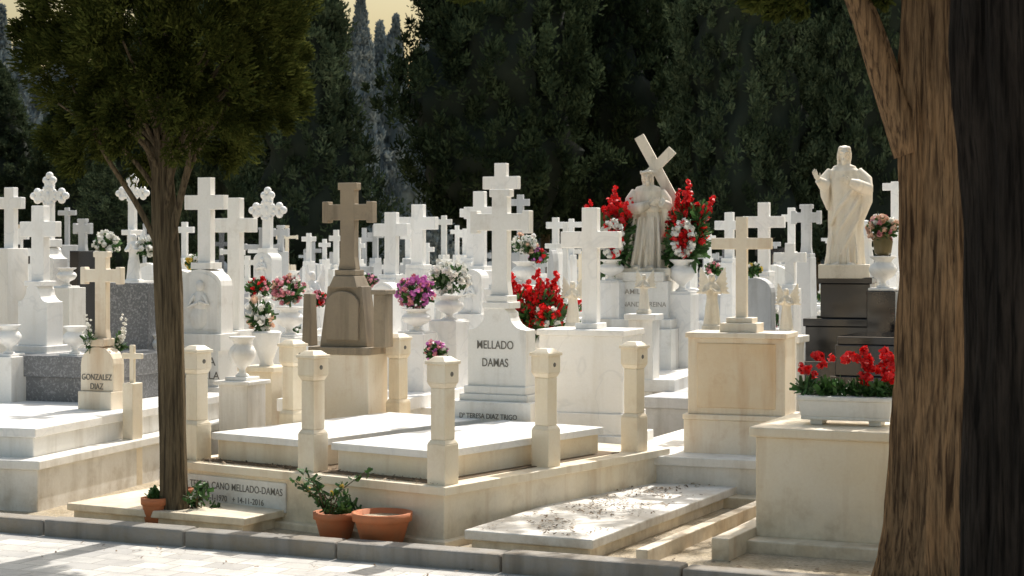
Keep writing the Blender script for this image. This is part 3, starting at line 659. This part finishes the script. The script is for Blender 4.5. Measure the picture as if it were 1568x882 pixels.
# ------------------------------------------------------------ trees
def trunkfn(amp,k=7,seed=0,fl=0,z0=0,fh=.4):
    def f(th,p):
        v=noise.noise(Vector((math.cos(th)*1.6+seed,math.sin(th)*1.6,p.z*.5)))*amp*1.6
        v+=amp*(1-2*abs(math.sin(k*th/2+2.2*noise.noise(Vector((seed,p.z*.8,0))))))*.5
        v+=noise.noise(Vector((math.cos(th)*6+seed,math.sin(th)*6,p.z*3)))*amp*.6
        if fl: v+=fl*math.exp(-max(p.z-z0,0)/fh)*(1+.4*math.sin(3*th+seed))
        return 1+v
    return f
def path(pts,n):
    out=[];m_=len(pts)-1
    for i in range(n+1):
        t=i/n*m_; k=min(int(t),m_-1); f=t-k
        p0=pts[max(k-1,0)];p1=pts[k];p2=pts[k+1];p3=pts[min(k+2,m_)]
        out.append(tuple(.5*((2*p1[q])+(-p0[q]+p2[q])*f+(2*p0[q]-5*p1[q]+4*p2[q]-p3[q])*f*f+(-p0[q]+3*p1[q]-3*p2[q]+p3[q])*f**3) for q in range(len(p1))))
    return out
def tree(name,trunk,limbs,C,RR,nleaf,ln,wd,center,leaf,bk,fn,loc=(0,0,0),seg=40,steps=70):
    g=G(); tp=path(trunk,steps); g.tube([p[:3] for p in tp],[max(p[3],.004) for p in tp],bk,seg,fn)
    for l in limbs:
        lp=path(l,10); g.tube([p[:3] for p in lp],[max(p[3],.003) for p in lp],bk,9)
    o=g.done(name,loc,bev=0)
    P,A,B=clumpleaves(np.array(C),np.array(RR),nleaf,ln,wd,.7,np.array(center))
    f=qmesh('foliage',P,A,B,[leaf]); f.parent=o; return o
D=10.75
cen=Vector((X(256,D),D,3.2)); C=[];RR=[]
while len(C)<600:
    v=Vector((R.uniform(-1,1),R.uniform(-1,1),R.uniform(-1,1)))
    l=v.length
    if l>1 or l<.45: continue
    q=1+.26*noise.noise(v.normalized()*2.9)
    z=v.z*1.15
    hr=math.hypot(v.x,v.y)
    zmin=-1.04+.30*(1-min(hr/.45,1))+.2*noise.noise(Vector((v.x*4,v.y*4,3)))
    if z<zmin: continue
    if z<-.75 and hr>.85: continue
    C.append((cen.x+v.x*.90*q,cen.y+v.y*.88*q,cen.z+z*.98)); s_=R.uniform(.045,.12); RR.append((s_,s_,s_*1.35))
for (px,py) in ((100,245),(120,235),(85,228),(150,228),(70,210),(415,180),(440,165),(430,150),(455,140),(110,255)):
    C.append((X(px,D),D+R.uniform(-.15,.15),Z(py,D))); RR.append((.09,.09,.1))
limbs=[]
xb=X(250,D)
for i in range(20):
    a=R.uniform(0,6.28); e=Vector((math.cos(a)*R.uniform(.3,.75),math.sin(a)*R.uniform(.3,.75),R.uniform(2.5,3.1))); z0=R.uniform(1.95,2.4)
    limbs.append([(xb,D,z0,.02),(xb+e.x*.35,D+e.y*.35,z0+(e.z-z0)*.5,.014),(xb+e.x,D+e.y,e.z,.006)])
limbs+= [[(xb+.02,D,1.62,.022),(xb-.13,D-.05,1.95,.018),(xb-.34,D-.1,2.3,.014),(xb-.55,D,2.7,.008)],[(xb+.03,D,1.75,.024),(xb+.14,D-.1,2.1,.018),(xb+.25,D-.15,2.45,.012),(xb+.5,D,2.8,.006)],[(xb,D,1.85,.022),(xb+.06,D-.1,2.15,.018),(xb+.08,D-.2,2.6,.012)],[(xb+.02,D,1.55,.022),(xb+.09,D-.05,1.9,.02),(xb+.2,D-.1,2.25,.014),(xb+.4,D,2.6,.008)]]
tree('small_cypress_tree',[(X(268,D),D,-.02,.092),(X(265,D),D,.5,.08),(X(263,D),D,1.0,.080),(X(258,D),D,1.5,.082),(X(251,D),D,2.0,.072),(X(248,D),D,2.5,.05),(X(250,D),D,3.6,.02)],limbs,C,RR,250,.034,.0105,tuple(cen),M_leaf,M_bark2,trunkfn(.12,9,3,.3,0,.12))
D=8.75
C=[];RR=[]
while len(C)<420:
    v=Vector((R.uniform(-1,1),R.uniform(-1,1),R.uniform(-1,1)))
    if v.length>1 or v.length<.4: continue
    C.append((2.1+v.x*1.5,8.9+v.y*1.3,4.25+v.z*1.2)); s_=R.uniform(.1,.19); RR.append((s_,s_,s_))
for px,py in ((1140,2),(1170,10),(1200,14),(1215,5),(1225,20),(1165,0),(1350,6),(1335,0),(705,-3),(735,-4),(720,-6),(1190,22),(1150,14)):
    C.append((X(px,D),D+R.uniform(-.1,.1),Z(py,D)+.02)); RR.append((.06,.07,.045))
for i in range(26):
    t=i/25; C.append((X(1160,D)-t*1.45,D+.1*math.sin(i),3.06+.05*math.sin(i*1.7)+.02)); RR.append((.08,.08,.06))
lb=[[(2.0,D,2.2,.11),(1.86,D,2.55,.08),(1.73,D,2.92,.065),(1.5,D,3.4,.035)],[(1.7,D,3.0,.03),(1.2,D,3.14,.02),(.2,D,3.14,.012),(-.3,D,3.10,.006)],[(2.05,D,3,.1),(2.6,D+.2,3.6,.05),(3,D,4.2,.03)],[(2.05,D,3,.1),(1.9,D-.5,3.7,.05),(1.6,D-.8,4.2,.03)]]
tree('large_cypress_tree',[(X(1412,D),D,-.03,.215),(X(1420,D),D,.4,.19),(X(1430,D),D,1.0,.182),(X(1436,D),D,1.8,.175),(X(1438,D),D,2.6,.19),(X(1440,D),D,3.6,.14),(2.1,D,5,.04)],lb,C,RR,110,.05,.016,(2.1,8.9,4.2),M_leafr,M_bark,trunkfn(.14,17,7,.2,0,.25),seg=120,steps=160)
D=6.4
C=[];RR=[]
while len(C)<380:
    v=Vector((R.uniform(-1,1),R.uniform(-1,1),R.uniform(-1,1)))
    if v.length>1 or v.length<.4: continue
    C.append((2.1+v.x*1.3,6.9+v.y*1.2,4.0+v.z*1.1)); s_=R.uniform(.1,.19); RR.append((s_,s_,s_))
tree('large_cypress_tree',[(X(1548,D),D,-.03,.19),(X(1556,D),D,.8,.172),(X(1562,D),D,1.7,.172),(X(1553,D),D,2.6,.2),(1.85,D,3.4,.13),(1.9,D,4.8,.04)],[[(1.8,D,2.9,.08),(2.3,D,3.5,.04)],[(1.8,D,2.9,.08),(1.6,D+.5,3.6,.04)]],C,RR,110,.06,.02,(2.1,6.9,4),M_leafr,M_bark3,trunkfn(.14,13,1,.2,0,.3),seg=90,steps=110)
D=13.2; C=[];RR=[]
while len(C)<150:
    v=Vector((R.uniform(-1,1),R.uniform(-1,1),R.uniform(-1,1)))
    if v.length>1: continue
    C.append((2.75+v.x*1.35,D-.2+v.y*1.6,4.75+v.z*.9)); s_=R.uniform(.06,.15); RR.append((s_,s_,s_*.8))
xc=X(1428,D)
tree('sparse_cypress_tree',[(xc,D,-.02,.10),(xc,D,1.5,.085),(xc-.02,D,3.0,.08),(xc-.1,D,4.2,.05),(xc-.15,D,5.5,.015)],
  [[(xc,D,3.2,.05),(xc-.5,D-.4,3.9,.03),(xc-1.2,D-.8,4.6,.01)],[(xc,D,3.4,.05),(xc-.4,D+.5,4.2,.03),(xc-.9,D+.9,4.9,.01)],[(xc,D,3.3,.05),(xc+.3,D-.6,4.2,.03),(xc+.5,D-1.1,4.8,.01)],[(xc,D,3.6,.04),(xc-.8,D,4.4,.02),(xc-1.4,D,4.9,.008)]],C,RR,110,.05,.016,(2.75,D,4.7),M_leafr,M_bark2,trunkfn(.1,7,4),seg=24,steps=40)

def bgvariant(seed,H,Rw,zb,leaf,core,kind,nc,nl,ln,wd):
    rr=random.Random(seed); C=[];RR=[]
    def prof(t):
        if kind=='cone': return Rw*min(1,(t/.12)**.6+.1)*(1-t)**.8*1.12
        if kind=='round': return Rw*min(1,(t/.22)**.5+.05)*(1-t**2.2)**.7
        return Rw*min(1,(t/.16)**.6+.15)*(1-t**2.4)**.8
    def lump(a,t): return 1+.5*noise.noise(Vector((math.cos(a)*1.5+seed,math.sin(a)*1.5,t*7)))+.3*noise.noise(Vector((math.cos(a)*3.5+seed,math.sin(a)*3.5,t*18)))
    for i in range(nc):
        t=rr.random()**.9; a=rr.uniform(0,6.283); r=prof(t)*lump(a,t)*rr.uniform(.8,1.10)
        s_=rr.uniform(.12,.34)*(.6+.4*min(1,r))
        C.append((r*math.cos(a),r*math.sin(a),zb+t*(H-zb))); RR.append((s_,s_,s_*rr.uniform(.9,1.8)))
    P,A,B=clumpleaves(np.array(C),np.array(RR),nl,ln,wd,.9,None,.7)
    fm=qmesh('foliage',P,A,B,[leaf],link=False)
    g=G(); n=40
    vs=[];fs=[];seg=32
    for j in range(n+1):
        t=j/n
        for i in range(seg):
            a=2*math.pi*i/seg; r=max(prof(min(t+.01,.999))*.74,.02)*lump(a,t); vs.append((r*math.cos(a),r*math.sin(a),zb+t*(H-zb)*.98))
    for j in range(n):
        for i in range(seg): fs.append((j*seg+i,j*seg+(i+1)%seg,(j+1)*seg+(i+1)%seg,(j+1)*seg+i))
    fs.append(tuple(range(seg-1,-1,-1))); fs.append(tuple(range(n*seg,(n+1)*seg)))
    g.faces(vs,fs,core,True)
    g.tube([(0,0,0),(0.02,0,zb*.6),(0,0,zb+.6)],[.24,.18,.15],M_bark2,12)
    me=bpy.data.meshes.new('cypress_core'); bmesh.ops.recalc_face_normals(g.bm,faces=g.bm.faces); g.bm.to_mesh(me); g.bm.free()
    for m_ in g.mats: me.materials.append(m_)
    return me,fm
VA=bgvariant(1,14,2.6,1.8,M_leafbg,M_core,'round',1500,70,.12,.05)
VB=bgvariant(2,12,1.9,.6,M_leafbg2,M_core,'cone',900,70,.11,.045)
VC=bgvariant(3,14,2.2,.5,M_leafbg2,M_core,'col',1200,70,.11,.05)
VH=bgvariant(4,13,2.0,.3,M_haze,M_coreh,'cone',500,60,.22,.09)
def bgt(V,px,D,sx,sz,rot=0,name='cypress_tree'):
    o=bpy.data.objects.new(name,V[0]); COL.objects.link(o); o.location=(X(px,D),D,0); o.scale=(sx,sx,sz); o.rotation_euler=(0,0,rot)
    f=bpy.data.objects.new('foliage',V[1]); COL.objects.link(f); f.parent=o
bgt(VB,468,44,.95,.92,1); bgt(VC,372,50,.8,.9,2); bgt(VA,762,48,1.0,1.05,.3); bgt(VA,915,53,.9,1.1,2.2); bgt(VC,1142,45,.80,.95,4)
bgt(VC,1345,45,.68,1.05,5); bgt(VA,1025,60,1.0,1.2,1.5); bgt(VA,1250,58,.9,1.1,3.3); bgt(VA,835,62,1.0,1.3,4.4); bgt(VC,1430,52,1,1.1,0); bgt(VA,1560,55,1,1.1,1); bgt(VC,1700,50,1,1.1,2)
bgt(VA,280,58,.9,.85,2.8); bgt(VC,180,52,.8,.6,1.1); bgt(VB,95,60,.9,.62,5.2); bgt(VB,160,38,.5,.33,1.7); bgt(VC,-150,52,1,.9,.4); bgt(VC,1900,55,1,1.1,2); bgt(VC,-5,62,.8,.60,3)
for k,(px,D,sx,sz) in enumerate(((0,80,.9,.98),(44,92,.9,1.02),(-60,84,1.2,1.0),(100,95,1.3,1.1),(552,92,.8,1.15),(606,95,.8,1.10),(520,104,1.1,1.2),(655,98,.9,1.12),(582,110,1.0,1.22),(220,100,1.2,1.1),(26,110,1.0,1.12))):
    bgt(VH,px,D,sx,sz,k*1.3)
C=[];RR=[]
for i in range(1500):
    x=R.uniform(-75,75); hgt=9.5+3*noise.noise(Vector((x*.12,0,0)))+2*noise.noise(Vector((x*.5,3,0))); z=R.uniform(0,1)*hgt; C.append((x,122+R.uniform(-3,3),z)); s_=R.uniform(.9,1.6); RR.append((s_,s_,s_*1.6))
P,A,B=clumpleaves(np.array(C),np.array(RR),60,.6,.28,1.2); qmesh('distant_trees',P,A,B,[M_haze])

# ------------------------------------------------------------ light, world, camera
SE,SA=math.radians(52),math.radians(27)
w=bpy.data.worlds.new('World'); sc.world=w; w.use_nodes=True; nt=w.node_tree; bg=nt.nodes['Background']
sk=nt.nodes.new('ShaderNodeTexSky'); sk.sky_type='NISHITA'; sk.sun_disc=False; sk.sun_elevation=SE; sk.sun_rotation=SA; sk.dust_density=6.5; sk.air_density=2.4; sk.ozone_density=2.4
nt.links.new(sk.outputs[0],bg.inputs[0]); bg.inputs[1].default_value=.15
sv=Vector((math.sin(SA)*math.cos(SE),math.cos(SA)*math.cos(SE),math.sin(SE)))
l=bpy.data.lights.new('sun','SUN'); l.energy=5; l.angle=math.radians(.5); l.color=(1,.96,.90)
lo=bpy.data.objects.new('sun',l); COL.objects.link(lo); lo.rotation_euler=(-sv).to_track_quat('-Z','Y').to_euler(); lo.location=(0,0,30)
cam=bpy.data.cameras.new('camera'); co=bpy.data.objects.new('camera',cam); COL.objects.link(co); sc.camera=co
co.location=(0,0,CH); co.rotation_euler=(math.pi/2,0,0); cam.lens=F*36/1568; cam.sensor_width=36; cam.shift_y=-(441-HZ)/1568; cam.clip_end=6000; cam.clip_start=.1
cam.dof.use_dof=True; cam.dof.focus_distance=12.5; cam.dof.aperture_fstop=7
sc.view_settings.view_transform='Standard'; sc.view_settings.look='None'; sc.view_settings.exposure=0
